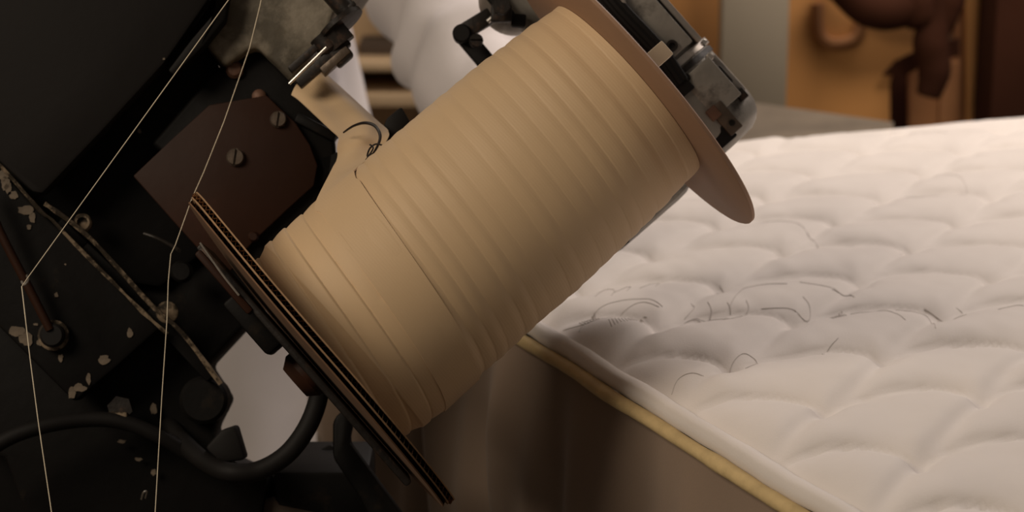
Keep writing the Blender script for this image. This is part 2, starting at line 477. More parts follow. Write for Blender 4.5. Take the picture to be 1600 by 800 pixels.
# left flange: corrugated cardboard
fg = empty('corrugated_flange', C0); fg.parent = sp; fg.location = C0-WL[sp.name]; fg['label'] = 'corrugated cardboard disc at the near end'
def warp(v):       # the disc is a touch bent towards its upper tip
    t = max(0, -v/RL); return .007*t*t+.0*t
def disc(s0, s1, r, n=96, m_=12):
    b2 = bmesh.new(); F1 = []; F2 = []
    rr = [.0]+[r*(k/m_) for k in range(1, m_+1)]
    for rad in rr:
        A = []; B = []
        for k in range(n if rad else 1):
            a = 2*PI*k/n; jag = 1+(.006*noise.noise(Vector((math.cos(a)*14, math.sin(a)*14, s0*900))) if rad == rr[-1] else 0)
            v = math.cos(a)*rad*jag; w_ = math.sin(a)*rad*jag; q = C0+VV*v+WN*w_+AX*(warp(v)+w_*tilt(0))
            A.append(b2.verts.new(q+AX*s0)); B.append(b2.verts.new(q+AX*s1))
        F1.append(A); F2.append(B)
    for L_ in (F1, F2):
        for A, B in zip(L_, L_[1:]):
            for k in range(n):
                j = (k+1)%n
                if len(A) == 1: b2.faces.new((A[0], B[k], B[j]))
                else: b2.faces.new((A[k], B[k], B[j], A[j]))
    for k in range(n): b2.faces.new((F1[-1][k], F1[-1][(k+1)%n], F2[-1][(k+1)%n], F2[-1][k]))
    return b2
T0 = -.0064
obj('cardboard_liner', disc(-.0014, -.0004, RL), M['cardboard'], fg)
obj('cardboard_liner', disc(T0, T0+.0011, RL*.992), M['cardboard'], fg)
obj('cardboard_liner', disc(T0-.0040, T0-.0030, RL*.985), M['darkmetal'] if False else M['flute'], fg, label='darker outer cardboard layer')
def flutes(sa, sb, r, per=.0046, sub=4):
    b2 = bmesh.new(); n = int(2*r/per*sub); rows = []
    for i in range(n+1):
        v = -r+2*r*i/n; hw = math.sqrt(max(0, r*r-v*v))
        t = (i % sub)/sub; tri = 2*t if t < .5 else 2-2*t
        q = C0+VV*v+AX*(warp(v)+sa+(sb-sa)*tri)
        rows.append([b2.verts.new(q+(WN+AX*tilt(0))*hw*k) for k in (1, .93, -1)])
    for A, B in zip(rows, rows[1:]):
        for k in (0,1): b2.faces.new((A[k], B[k], B[k+1], A[k+1]))
    sol = bmesh.ops.solidify(b2, geom=b2.faces[:], thickness=.0010)
    return b2
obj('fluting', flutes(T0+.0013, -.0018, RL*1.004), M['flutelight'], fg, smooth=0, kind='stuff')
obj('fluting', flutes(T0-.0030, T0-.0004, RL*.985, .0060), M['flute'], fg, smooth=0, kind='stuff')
# spindle: square wooden bar through the hub
bm = bmesh.new(); box(bm, C0+AX*((SL+.043)/2), AX, VV, WN, (SL+.043)/2, .0068, .0068, .001)
obj('wooden_spindle', bm, M['wood'], sp, label='pale square wooden spindle end sticking out')

# ---------------------------------------------------------------- sewing machine (black castings at the left)
mc = empty('sewing_machine', Vector((P(180,400,1.7).x, P(180,400,1.7).y, 0)), 'black chipped cast iron edge sewing machine filling the left side', 'machine')
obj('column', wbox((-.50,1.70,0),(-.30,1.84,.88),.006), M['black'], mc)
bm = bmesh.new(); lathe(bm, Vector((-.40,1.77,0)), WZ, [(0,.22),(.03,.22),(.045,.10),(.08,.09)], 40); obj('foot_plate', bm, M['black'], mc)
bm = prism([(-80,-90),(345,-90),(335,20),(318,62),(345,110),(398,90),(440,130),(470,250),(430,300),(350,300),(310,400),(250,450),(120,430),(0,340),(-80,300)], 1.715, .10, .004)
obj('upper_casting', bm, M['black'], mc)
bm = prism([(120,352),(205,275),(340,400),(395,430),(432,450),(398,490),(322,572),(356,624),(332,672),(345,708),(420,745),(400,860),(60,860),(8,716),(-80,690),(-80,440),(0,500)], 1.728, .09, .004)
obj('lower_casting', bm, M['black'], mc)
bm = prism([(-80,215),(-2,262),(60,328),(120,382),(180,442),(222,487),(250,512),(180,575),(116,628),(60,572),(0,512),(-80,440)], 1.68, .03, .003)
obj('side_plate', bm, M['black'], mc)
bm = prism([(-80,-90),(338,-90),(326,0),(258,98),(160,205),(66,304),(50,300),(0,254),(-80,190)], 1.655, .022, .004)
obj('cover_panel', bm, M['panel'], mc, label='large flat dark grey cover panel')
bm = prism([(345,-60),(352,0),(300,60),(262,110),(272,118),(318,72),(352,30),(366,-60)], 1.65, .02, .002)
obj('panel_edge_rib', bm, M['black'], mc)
# long worn channel between the plates
def strip(bm, pts, wpx, d, t, rnd=.001):
    for (x0,y0),(x1,y1) in zip(pts, pts[1:]):
        L_ = math.hypot(x1-x0, y1-y0); nx, ny = -(y1-y0)/L_*wpx/2, (x1-x0)/L_*wpx/2
        prism([(x0+nx,y0+ny),(x1+nx,y1+ny),(x1-nx,y1-ny),(x0-nx,y0-ny)], d, t, rnd, bm=bm)
    return bm
bm = bmesh.new(); tube(bm, [PL(x,y,1.672) for x,y in [(-60,205),(0,258),(62,328),(82,344),(120,384),(180,444),(224,488),(262,522)]], .0013, 6, 3, lambda t: .0016*(1+.7*noise.noise(Vector((t*40,0,0)))))
obj('worn_edge', bm, M['worn'], mc, label='chipped pale edge of the side plate')
bm = bmesh.new(); tube(bm, [PL(x,y,1.670) for x,y in [(70,318),(99,338),(141,372),(190,425),(242,482),(285,520),(345,600)]], .0018, 6, 3, lambda t: .0021*(1+.6*noise.noise(Vector((t*30,3,0)))))
obj('worn_edge', bm, M['worn'], mc, label='chipped pale edge of the channel')
bm = strip(bmesh.new(), [(90,348),(130,386),(232,484),(330,590)], 20, 1.70, .03)
obj('channel', bm, M['black'], mc)
bm = lathe(bmesh.new(), PL(131,349,1.69), WN, [(0,.0075),(.008,.0075),(.010,.006),(.010,.0045),(.006,.004),(.006,0)], 28)
obj('boss', bm, M['worn'], mc, label='round boss with chipped paint')
bm = lathe(bmesh.new(), PL(262,488,1.69), WN, [(0,.009),(.006,.009),(.008,.006),(.008,0)], 20); obj('boss', bm, M['worn'], mc)
# lower boss / gearbox rounded at the right
bm = lathe(bmesh.new(), PL(318,625,1.716), WN, [(-.05,.020),(0,.020),(.003,.017),(.003,0)], 32); obj('round_boss', bm, M['black'], mc)
# bare patches
def patch(bm, cx, cy, rx, ry, d, seed):
    pts = []
    for k in range(14):
        a = 2*PI*k/14; q = 1+.55*noise.noise(Vector((math.cos(a)*1.6+seed*3.1, math.sin(a)*1.6, seed)))
        pts.append((cx+math.cos(a)*rx*q, cy+math.sin(a)*ry*q))
    prism(pts, d, .0012, 0, bm=bm)
for x,y,rx,ry,d in [(40,328,11,8,1.679),(50,340,5,8,1.679),(45,355,4,4,1.679),(28,517,14,8,1.679),(40,530,10,12,1.679),(62,535,5,5,1.679),
     (163,562,9,7,1.679),(88,461,3,4,1.679),(203,520,5,7,1.679),(95,560,4,6,1.679),(125,606,10,6,1.679),(112,614,6,9,1.679),(138,592,4,8,1.679),(240,640,5,9,1.719),(240,738,4,5,1.719),
     (56,507,4,2,1.679),(8,285,8,10,1.679),(22,305,7,7,1.679),(13,293,6,9,1.679),(5,275,8,8,1.679),(215,718,6,3,1.719),(190,690,7,3,1.719),(102,413,1.5,1.5,1.654),(256,92,2,2,1.654),(218,205,3,4,1.714)]:
    bm = bmesh.new(); patch(bm, x, y, rx, ry, d, x*.1+y); obj('bare_patch', bm, M['chip'], mc, smooth=0)
# rod with round pin
bm = tube(bmesh.new(), [PL(-30,290,1.655), PL(0,362,1.655), PL(40,440,1.66), PL(78,515,1.665)], .0036, 12, 4); obj('rod', bm, M['rust'], mc, label='thin brown rod')
bm = lathe(bmesh.new(), PL(84,524,1.675), WN, [(0,.0125),(.002,.0125),(.003,.011),(.003,.0098)], 32); obj('chipped_ring', bm, M['worn'], mc)
bm = lathe(bmesh.new(), PL(84,524,1.675), WN, [(0,.0098),(.009,.0098),(.011,.008),(.011,0)], 32); obj('pin', bm, M['rubber'], mc)
bm = hexnut(bmesh.new(), PL(190,638,1.70), WN, .0105, .012); obj('hex_nut', bm, M['darkmetal'], mc)
bm = bmesh.new(); box(bm, PL(183,655,1.69), RT, UP, WN, .009, .006, .008, .002); obj('pipe_collar', bm, M['worn'], mc)
# olive-grey casting at top
bm = prism([(352,-70),(600,-70),(560,-10),(540,10),(522,18),(512,55),(480,95),(457,128),(430,100),(402,74),(385,80),(352,104),(334,84),(316,62),(338,28)], 1.672, .10, .004, n=3)
g = obj('cast_block', bm, M['cast'], mc, label='stained olive grey cast metal block')
# black clamp behind the brown plate
bm = prism([(235,225),(300,150),(345,104),(386,78),(404,73),(460,128),(490,170),(523,214),(525,245),(520,282),(499,328),(455,364),(424,412),(404,432),(360,400),(330,300)], 1.690, .03, .004, n=3)
obj('clamp_body', bm, M['black'], mc)
bm = prism([(208,275),(268,218),(327,164),(374,156),(417,149),(432,164),(462,192),(484,226),(496,258),(490,290),(448,328),(395,378),(386,388),(368,415),(350,433),(280,356)], 1.682, .006, .0012)
obj('brown_plate', bm, M['rust'], mc, label='rust brown six-sided metal plate')
bm = strip(bmesh.new(), [(462,182),(524,214)], 16, 1.684, .03, .002); obj('tape_guide', bm, M['black'], mc)

screw('slotted_screw', 435, 187, 1.682, 13, M['screw'], mc)
screw('slotted_screw', 368, 246, 1.682, 14, M['screw'], mc)
bm = lathe(bmesh.new(), PL(367,110,1.69), WN, [(0,.0072),(.004,.0072),(.007,.005),(.008,0)], 28); obj('round_rivet', bm, M['redbolt'], mc)
bm = lathe(bmesh.new(), PL(405,151,1.69), WN, [(0,.0058),(.003,.0058),(.005,.004),(.006,0)], 24); obj('round_rivet', bm, M['redbolt'], mc)
bm = lathe(bmesh.new(), PL(396,370,1.682), WN, [(0,.0045),(.002,.0045),(.004,.003),(.004,0)], 24); obj('round_rivet', bm, M['rust'], mc)
# thread eyelets
bm = tube(bmesh.new(), [PL(225,365,1.66),PL(245,372,1.655),PL(272,386,1.635),PL(280,392,1.62)], .0016, 8, 4); obj('thread_eyelet', bm, M['darkmetal'], mc)
bm = tube(bmesh.new(), [PL(42,430,1.66),PL(44,438,1.64),PL(38,445,1.635),PL(34,440,1.64)], .0010, 8, 4); obj('thread_eyelet', bm, M['steel2'], mc)
bm = tube(bmesh.new(), [PL(221,780,1.68),PL(224,770,1.675),PL(229,768,1.675),PL(227,778,1.68)], .0009, 8, 4); obj('wire_clip', bm, M['chrome'], mc)
bm = lathe(bmesh.new(), PL(285,425,1.70), WN, [(0,.009),(.010,.009),(.012,.007),(.012,0)], 24); obj('round_knob', bm, M['black'], mc)
# holder along the cardboard flange (behind and left of it)
OFF = -.0175
def hp(s, v, wn): return C0+AX*s+VV*v+WN*wn
bm = bmesh.new(); box(bm, hp(OFF, .0, -.03), VV, AX, WN, .118, .0030, .05, .002)
obj('spool_holder', bm, M['darkmetal'], mc, label='dark metal arm running along the cardboard flange')
bm = bmesh.new(); box(bm, hp(OFF-.004, -.085, .01), VV, AX, WN, .030, .003, .012, .002); obj('holder_rail', bm, M['rust'], mc)
bm = bmesh.new(); tube(bm, [hp(OFF+.002,-.118,.025), hp(OFF-.001,-.09,.026), hp(OFF-.002,-.07,.024)], .0009, 8, 4); obj('holder_wire', bm, M['steel'], mc)
bm = bmesh.new(); box(bm, hp(OFF-.008, -.050, -.04), VV, AX, WN, .026, .009, .03, .003); obj('holder_block', bm, M['black'], mc)
bm = bmesh.new(); lathe(bm, hp(OFF-.004, .004, -.05), AX, [(-.012,.014),(-.004,.020),(.003,.020)], 32); obj('hub_nut', bm, M['rust'], mc, label='dull brown hub nut')
# linkage at the top
bm = lathe(bmesh.new(), P(533,37,1.66), AX*.0+(RT*.66-UP*-.0+UP*-.75).normalized(), [(-.0025,.017),(.0005,.017),(.0025,.015),(.0025,0)], 36)
# disc lies with its edge running up right
bm.free(); dd = (RT*.62-UP*.78).normalized()
def pln(px,py,d=1.66): return P(px,py,d)
bm = lathe(bmesh.new(), pln(532,38)-WN*.003, (dd+WN*.13).normalized(), [(-.002,0),(-.002,.021),(.002,.021),(.0025,.019),(.0025,0)], 36); obj('washer', bm, M['darkmetal'], mc, label='large flat worn washer seen from its edge')
up_ = (RT*.75+UP*.66).normalized()
bm = bmesh.new(); tube(bm, [pln(505,-25), pln(545,20)], .0085, 14, 1); obj('stub_shaft', bm, M['darkmetal'], mc)
bm = bmesh.new(); box(bm, pln(549,10,1.655), dd, up_, WN, .002, .004, .003, .0005); obj('cotter', bm, M['darkmetal'], mc)
bm = hexnut(bmesh.new(), pln(522,52)-dd*.002, dd, .0125, .014); obj('hex_nut', bm, M['darkmetal'], mc)
bm = lathe(bmesh.new(), pln(505,62), dd, [(-.004,.010),(.010,.010),(.012,.008)], 20); obj('collar', bm, M['darkmetal'], mc)
bm = bmesh.new(); box(bm, pln(505,98), up_, dd, WN, .027, .0042, .006, .001); obj('linkage_bar', bm, M['darkmetal'], mc)
bm = bmesh.new(); box(bm, pln(530,82), up_, dd, WN, .008, .010, .007, .002); obj('linkage_block', bm, M['darkmetal'], mc)
bm = bmesh.new(); box(bm, pln(524,96), up_, dd, WN, .014, .0035, .008, .001); obj('linkage_clip', bm, M['screw'], mc)
bm = bmesh.new(); tube(bm, [P(452,131,1.622), P(510,74,1.622)], .0012, 10, 1); obj('bright_rod', bm, M['chrome'], mc, label='thin bright steel rod')
bm = bmesh.new(); box(bm, pln(488,80), up_, dd, WN, .024, .003, .006, .001); obj('linkage_bar', bm, M['darkmetal'], mc)
bm = strip(bmesh.new(), [(460,128),(478,140),(525,214)], 10, 1.70, .02, .001); obj('guide_rail', bm, M['black'], mc)
# small black block behind the tape roll
bm = prism([(603,186),(627,166),(641,190),(628,208),(600,240),(590,230)], 1.66, .02, .002); obj('presser_block', bm, M['rubber'], mc, label='small black block sticking up behind the tape roll')
bm = prism([(600,240),(520,300),(470,300),(470,250),(560,230)], 1.69, .03, .002); obj('presser_arm', bm, M['black'], mc)
# struts and base below
bm = prism([(520,664),(524,650),(536,642),(550,638),(554,656),(547,690),(632,806),(660,870),(610,870),(560,775),(520,715)], 1.70, .03, .004); obj('strut', bm, M['black'], mc)
bm = prism([(402,745),(440,732),(518,692),(566,750),(568,870),(400,870),(392,800)], 1.78, .015, .004); obj('base_block', bm, M['black'], mc)
bm = prism([(345,672),(368,664),(384,718),(345,724),(320,700)], 1.66, .04, .003); obj('hose_clip', bm, M['rubber'], mc)
# feet of the base: carry it down to the floor
obj('base_post', wbox((-.20,1.62,0),(-.12,1.70,.80),.004), M['black'], mc)

hz = obj('hose', tube(bmesh.new(), [PL(235,630,1.77),PL(290,695,1.70),PL(325,724,1.67),PL(360,738,1.65),(PL(405,735,1.65)),PL(450,708,1.65),PL(484,660,1.65),PL(500,605,1.66),PL(494,555,1.68),PL(478,520,1.72)], .0078, 16, 8), M['rubber'],
    label='thick black rubber hose curving in a loop below the cardboard flange', cat='hose')
obj('hose', tube(bmesh.new(), [PL(-60,740,1.66),PL(0,692,1.665),PL(60,668,1.67),PL(130,656,1.68),PL(190,659,1.685),PL(250,682,1.69),PL(300,712,1.70)], .0062, 14, 8), M['rubber'],
    label='thin dark hose arching across the lower left of the black machine', cat='hose')
bx = prism([(400,784),(450,774),(504,766),(528,784),(562,840),(562,900),(400,900)], 1.74, .03, .003)
obj('brown_box', bx, M['boxlid'], label='dull brown box at the bottom edge under the black hose loop', cat='box')

# threads
def thr(pts, r=.00042):
    return tube(bmesh.new(), [P(*p) for p in pts], r, 6, 1)
obj('thread', thr([(372,-22,1.46),(357,0,1.46),(42,436,1.52),(34,448,1.52),(40,500,1.50),(47,560,1.50),(60,660,1.48),(82,810,1.46)]), M['thread'],
    label='cream thread from the top down to the lower left corner, left of the two', cat='thread')
obj('thread', thr([(412,-20,1.60),(406,10,1.60),(390,75,1.60),(350,190,1.60),(318,270,1.60),(300,310,1.60),(274,383,1.57),(267,397,1.57),(263,440,1.56),(261,500,1.55),(253,620,1.54),(246,740,1.53),(242,810,1.52)]), M['thread'],
    label='cream thread passing behind the cardboard flange tip, right of the two', cat='thread')
# black wire hook at the tape
wh = empty('wire_hook', P(575,250,1.57), 'thin black curved wire hook with tangled end on the free tape', 'hook')
obj('hook', tube(bmesh.new(), [P(*p) for p in [(537,207,1.60),(552,197,1.585),(570,192,1.575),(586,197,1.57),(594,212,1.565),(589,230,1.56),(575,250,1.552),(561,264,1.548)]], .0011, 8, 6, lambda t: .0007+.0006*math.sin(PI*min(1,t*1.2))), M['wire'], wh)
obj('thread_knot', tube(bmesh.new(), [P(*p) for p in [(600,228,1.56),(588,225,1.556),(578,232,1.553),(574,244,1.55),(580,240,1.548),(572,250,1.546),(583,232,1.55),(578,226,1.553)]], .0007, 6, 6), M['wire'], wh)

# ---------------------------------------------------------------- motor at the upper right
DM = 1.76
def MP(u, v, d=DM):
    return P(u*.7509+v*.6604, -u*.6604+v*.7509, d)
DU = (RT*.7509+UP*.6604); DV = (RT*.6604-UP*.7509); DW = -FWD
mo = empty('motor', MP(680,740)-Vector((0,0,.15)), 'scuffed grey metal motor housing mounted behind the brown flange', 'motor')
k = DM/F
prof = [(0,.045),(.0,.052)]
prof = [(-.25,.050),(-.01,.0585),(0,.0585)]
prof += [(.0+t*.05, .0585) for t in (.2,1)]
base_v = 780
rad = 103*k
prof = [(-.32,rad*.95),(.056,rad),(.064,rad*.98),(.071,rad*.92),(.0765,rad*.82),(.0795,rad*.70),(.0805,rad*.5),(.0805,0)]
bm = lathe(bmesh.new(), MP(680,base_v), DV, prof, 72); obj('housing', bm, M['steel'], mo, smooth=35)
def mbox(name, u, v, hu, hv, z, hz_, m, bev=.0012, label=None):
    bm = bmesh.new(); box(bm, MP(u, v)+DW*z, DU, DV, DW, hu*k, hv*k, hz_, bev); return obj(name, bm, m, mo, label=label)
rz = rad
mbox('face_plate', 722, 670, 34, 95, rz-.010, .012, M['steel'])
mbox('face_plate', 728, 836, 32, 38, rz-.012, .010, M['steel'])
bm = lathe(bmesh.new(), MP(680,776), DV, [(-.003,rad*.9),(-.003,rad*1.045),(.003,rad*1.045),(.003,rad*.9)], 72); obj('clamp_band', bm, M['steel2'], mo)
bm = lathe(bmesh.new(), MP(680,789), DV, [(-.0025,rad*.9),(-.0025,rad*1.02),(.0025,rad*1.02),(.0025,rad*.9)], 72); obj('clamp_band', bm, M['darkmetal'], mo)
mbox('side_rail', 768, 680, 5, 92, rz*.62, .009, M['steel2'])
mbox('side_rail', 769, 838, 5, 36, rz*.50, .009, M['steel2'])
mbox('edge_slot', 757, 835, 8, 16, rz*.78, .007, M['darkmetal'])
mbox('edge_slot', 762, 875, 7, 9, rz*.70, .007, M['darkmetal'])
mbox('terminal_tab', 717, 886, 12, 26, rz-.001, .0022, M['screw'], label='small dull metal tab with a hole')
mbox('terminal_tab', 708, 868, 9, 10, rz+.0005, .002, M['redbolt'])
mbox('hollow_shade', 698, 903, 16, 14, rz-.012, .010, M['rubber'])  # solid black blocks on the housing, painting the shade of its hollows
mbox('hollow_shade', 698, 650, 18, 130, rz-.001, .008, M['rubber'], label='black block under the cables, stands in for the shaded gap beside the flange')
mbox('hollow_shade', 700, 800, 12, 20, rz-.002, .006, M['rubber'])
def mcyl(name, u, v, r, z, h, m, n=20, inner=None):
    pr = [(0,r*k),(h,r*k)] + ([(h,inner*k),(0.0005,inner*k),(0.0005,0)] if inner else [(h+.0008,r*k*.7),(h+.0008,0)])
    bm = lathe(bmesh.new(), MP(u, v)+DW*z, DW, pr, n); return obj(name, bm, m, mo)
mcyl('screw_hole', 727, 750, 9, rz+.003, .0035, M['darkmetal'], inner=5)
mcyl('screw_hole', 712, 800, 7, rz-.003, .003, M['darkmetal'], inner=4)
mcyl('screw_hole', 719, 897, 5, rz+.001, .0015, M['darkmetal'], inner=3.5)
mcyl('screw_hole', 757, 640, 8, rz+.002, .003, M['darkmetal'], inner=5)
mcyl('cap_screw', 770, 778, 5, rz*.75, .010, M['chrome'], 6)
mcyl('cap_screw', 762, 800, 6, rz*.72, .010, M['steel2'], 12)
mcyl('cap_screw', 735, 598, 9, rz+.003, .004, M['steel2'], 6)
mcyl('cap_screw', 700, 620, 10, rz+.006, .006, M['darkmetal'], 6)
mcyl('cap_screw', 753, 612, 6, rz+.002, .004, M['chrome'], 6)
for i, (uo, r) in enumerate(((704,.0042),(712,.0034),(697,.003))):
    bm = tube(bmesh.new(), [MP(uo,480)+DW*(rz+.01), MP(uo+4,560)+DW*(rz+.012), MP(uo-2,650)+DW*(rz+.012), MP(uo+1,740)+DW*(rz+.01), MP(uo-4,800)+DW*(rz+.003)], r, 10, 6)
    obj('cable', bm, M['rubber'], mo)
bm = tube(bmesh.new(), [MP(714,600)+DW*(rz+.014), MP(716,640)+DW*(rz+.014), MP(712,655)+DW*(rz+.012)], .0026, 8, 6); obj('terminal', bm, M['steel2'], mo)
# lower part of the drive seen under the roll
bm = bmesh.new()
def prM(pts, d, t, bev=.003, ref=(980,300)): return prism(pts, d, t, bev, ref)
bm = prM([(880,300),(1010,190),(1062,240),(1088,286),(1062,312),(1000,366),(960,400),(925,398)], 1.74, .05, .010)
obj('lower_housing', bm, M['steel'], mo)
bm = prM([(968,376),(982,370),(984,378),(972,388)], 1.735, .006, .001); obj('small_clip', bm, M['rubber'], mo)
# left end: rounded knob with lever
bm = lathe(bmesh.new(), P(800,-2,1.76)-DW*.03, (DW+DU*.3).normalized(), [(0,.030),(.03,.030),(.042,.026),(.048,.016),(.05,0)], 36); obj('end_cap', bm, M['steel2'], mo, label='rounded pale grey end cap')
lv = empty('lever', P(740,50,1.75)); lv.parent = mo; lv.location = WL[lv.name]-WL[mo.name]; lv['label'] = 'black jointed lever arm'
def strip2(pts, w_, d, t, bev=.0015):
    bm = bmesh.new()
    for (x0,y0),(x1,y1) in zip(pts, pts[1:]):
        L_ = math.hypot(x1-x0, y1-y0); nx, ny = -(y1-y0)/L_*w_/2, (x1-x0)/L_*w_/2
        merge(bm, prism([(x0+nx,y0+ny),(x1+nx,y1+ny),(x1-nx,y1-ny),(x0-nx,y0-ny)], d, t, bev, (750,50)))
    return bm
obj('lever_arm', strip2([(724,52),(790,130)], 27, 1.745, .014), M['rubber'], lv)
obj('lever_link', strip2([(722,50),(768,22)], 25, 1.738, .012), M['darkmetal'], lv)
bm = lathe(bmesh.new(), P(722,54,1.745), DW, [(-.008,.0080),(.010,.0080),(.012,.0065),(.012,0)], 24); obj('pivot', bm, M['rubber'], lv)
screw('slotted_screw', 744, 64, 1.73, 11, M['darkmetal'], lv, slot=RT, ref=(744,64))
bm = tube(bmesh.new(), [P(762,34,1.735), P(776,22,1.735)], .0022, 10, 1); obj('bright_pin', bm, M['chrome'], lv)
obj('lever_link', strip2([(745,-40),(800,30),(822,32)], 20, 1.715, .010), M['rubber'], lv)
obj('link_block', strip2([(768,20),(800,20)], 26, 1.708, .012), M['darkmetal'], lv)
bm = hexnut(bmesh.new(), P(783,10,1.70), DW, .008, .008); obj('hex_nut', bm, M['darkmetal'], lv)
# motor bracket down to machine (behind the roll)
bm = tube(bmesh.new(), [P(300,330,1.80),P(500,330,1.84),P(800,200,1.84),P(880,140,1.82)], .022, 14, 6); obj('cross_arm', bm, M['black'], mc)

# ---------------------------------------------------------------- person in a white coat behind the machine
PB = P(340,200,2.88); pb = Vector((PB.x, PB.y, 0))
pe = empty('person', pb, 'person in a white long-sleeved coat standing behind the machine, arm reaching down', 'person')
FD = Vector((.35,-.94,0)).normalized(); SD = Vector((.94,.35,0))       # facing, and side towards camera right
def body_skin():
    nodes = []; edges_ = []; rad_ = []
    def n(p, r, par=None):
        nodes.append(p); rad_.append(r)
        if par is not None: edges_.append((par, len(nodes)-1))
        return len(nodes)-1
    B = lambda s, f, z: pb+SD*s+FD*f+Vector((0,0,z))
    pel = n(B(0,0,.95), (.14,.10)); w1 = n(B(0,.0,1.12), (.125,.09), pel); ch = n(B(0,-.01,1.32), (.155,.105), w1)
    ne = n(B(0,.0,1.47), (.055,.055), ch); h1 = n(B(0,.02,1.56), (.06,.07), ne); h2 = n(B(0,.03,1.64), (.072,.088), h1); h3 = n(B(0,.02,1.71), (.055,.07), h2)
    for s in (-1, 1):
        hp_ = n(B(s*.09,0,.86), (.085,.085), pel); kn = n(B(s*.11,.02,.48), (.055,.055), hp_); an = n(B(s*.12,-.01,.09), (.038,.038), kn)
        to = n(B(s*.13,.12,.03), (.038,.025), an)
    sh = n(B(-.18,-.01,1.40), (.055,.055), ch); el = n(B(-.24,-.02,1.10), (.042,.042), sh); wr = n(B(-.20,.20,1.02), (.028,.028), el)
    hands = [(wr, B(-.17,.28,1.01), (B(-.17,.28,1.01)-B(-.20,.20,1.02)).normalized())]
    R_el = P(668,-50,2.70); R_wr = P(762,188,2.46); R_hd = P(800,225,2.39)
    sh = n(B(.19,-.01,1.40), (.055,.055), ch); el = n(R_el, (.044,.044), sh); wr2 = n(R_wr, (.029,.029), el)
    hands.append((wr2, R_hd, (R_hd-R_wr).normalized()))
    for wr_, pc, dr in hands:
        pm = n(pc-dr*.03, (.030,.016), wr_)
        side = dr.cross(WZ).normalized()
        for q, (o, L_) in enumerate(((-.03,.06),(-.01,.072),(.011,.068),(.031,.054))):
            kb = n(pc+side*o, (.0095,.0095), pm); k2 = n(pc+side*o*1.1+dr*L_*.5+WZ*.006, (.0088,.0088), kb); n(pc+side*o*1.12+dr*L_-WZ*.006, (.0075,.0075), k2)
        t1 = n(pc-dr*.035-side*.035, (.011,.011), pm); n(pc-side*.055, (.0085,.0085), t1)
    me = D.meshes.new('body'); org = pb.copy(); me.from_pydata([p-org for p in nodes], edges_, [])
    o = D.objects.new('body', me); COL.objects.link(o); o.parent = pe; WL[o.name] = pb
    md = o.modifiers.new('skin', 'SKIN'); 
    for i, r in enumerate(rad_): me.skin_vertices[0].data[i].radius = r
    me.skin_vertices[0].data[0].use_root = True
    s2 = o.modifiers.new('sub', 'SUBSURF'); s2.levels = 2; s2.render_levels = 2
    me.materials.append(M['skin']); return o, R_el, R_wr
body, R_el, R_wr = body_skin()
B = lambda s, f, z: pb+SD*s+FD*f+Vector((0,0,z))
# coat: lofted torso and skirt with folds
bm = bmesh.new(); rings = []; NR = 120
secs = [(1.475,.065,.065,0),(1.455,.10,.08,0),(1.42,.185,.11,0),(1.36,.21,.135,0),(1.25,.205,.14,.2),(1.12,.19,.13,.4),(1.02,.185,.135,.5),(.92,.205,.15,.7),(.80,.225,.165,1),(.66,.245,.175,1.2),(.52,.262,.185,1.3),(.45,.268,.188,1.3),(.22,.285,.20,1.4)]
fine = []
for (a, b) in zip(secs, secs[1:]):
    for t in range(6): fine.append([a[q]+(b[q]-a[q])*t/6 for q in range(4)])
fine.append(list(secs[-1]))
for z, rx, ry, fa in fine:
    row = []
    for i in range(NR):
        a = 2*PI*i/NR
        f = 1+.05*fa*math.sin(a*9+2*noise.noise(Vector((z*4,a,0))))+.035*noise.noise(Vector((math.cos(a)*2.2, math.sin(a)*2.2, z*5)))
        row.append(bm.verts.new(B(math.cos(a)*rx*f, math.sin(a)*ry*f, z)))
    rings.append(row)
for A, Bb in zip(rings, rings[1:]):
    for i in range(NR): bm.faces.new((A[i], A[(i+1)%NR], Bb[(i+1)%NR], Bb[i]))
obj('coat', bm, M['coat'], pe, smooth=180)
def sleeve(pts, rads):
    bm = bmesh.new(); ps = smoothpts(pts, 14); n_ = len(ps); seg = 40; prev = None; rings = []
    for i, p in enumerate(ps):
        t = i/(n_-1); x = t*(len(rads)-1); j = min(int(x), len(rads)-2); r = rads[j]+(rads[j+1]-rads[j])*(x-j)
        tg = (ps[min(i+1,n_-1)]-ps[max(i-1,0)]).normalized(); a = tg.orthogonal().normalized() if prev is None else (prev-tg*prev.dot(tg)).normalized(); prev = a; b = tg.cross(a)
        row = []
        for k_ in range(seg):
            an = 2*PI*k_/seg; f = 1+.13*math.sin(t*46+3*math.sin(an+1)+2*noise.noise(Vector((t*6, math.cos(an), math.sin(an)))))*(.35+.65*math.sin(PI*t)) + .07*noise.noise(Vector((t*9, math.cos(an)*1.4, math.sin(an)*1.4)))
            row.append(bm.verts.new(p+(a*math.cos(an)+b*math.sin(an))*r*f))
        rings.append(row)
    for A, Bb in zip(rings, rings[1:]):
        for k_ in range(seg): bm.faces.new((A[k_], A[(k_+1)%seg], Bb[(k_+1)%seg], Bb[k_]))
    return bm
obj('sleeve', sleeve([B(.15,-.01,1.43), B(.20,-.01,1.38), (B(.20,-.01,1.38)+R_el)/2, R_el+Vector((0,0,.03)), R_el.lerp(R_wr,.3), R_el.lerp(R_wr,.65), R_wr], [.07,.085,.085,.088,.084,.078,.055]), M['coat'], pe, smooth=180)
obj('sleeve', sleeve([B(-.15,-.01,1.43), B(-.19,-.01,1.38), B(-.22,-.02,1.25), B(-.24,-.01,1.10), B(-.22,.1,1.06), B(-.20,.19,1.02)], [.07,.075,.07,.065,.06,.045]), M['coat'], pe, smooth=180)
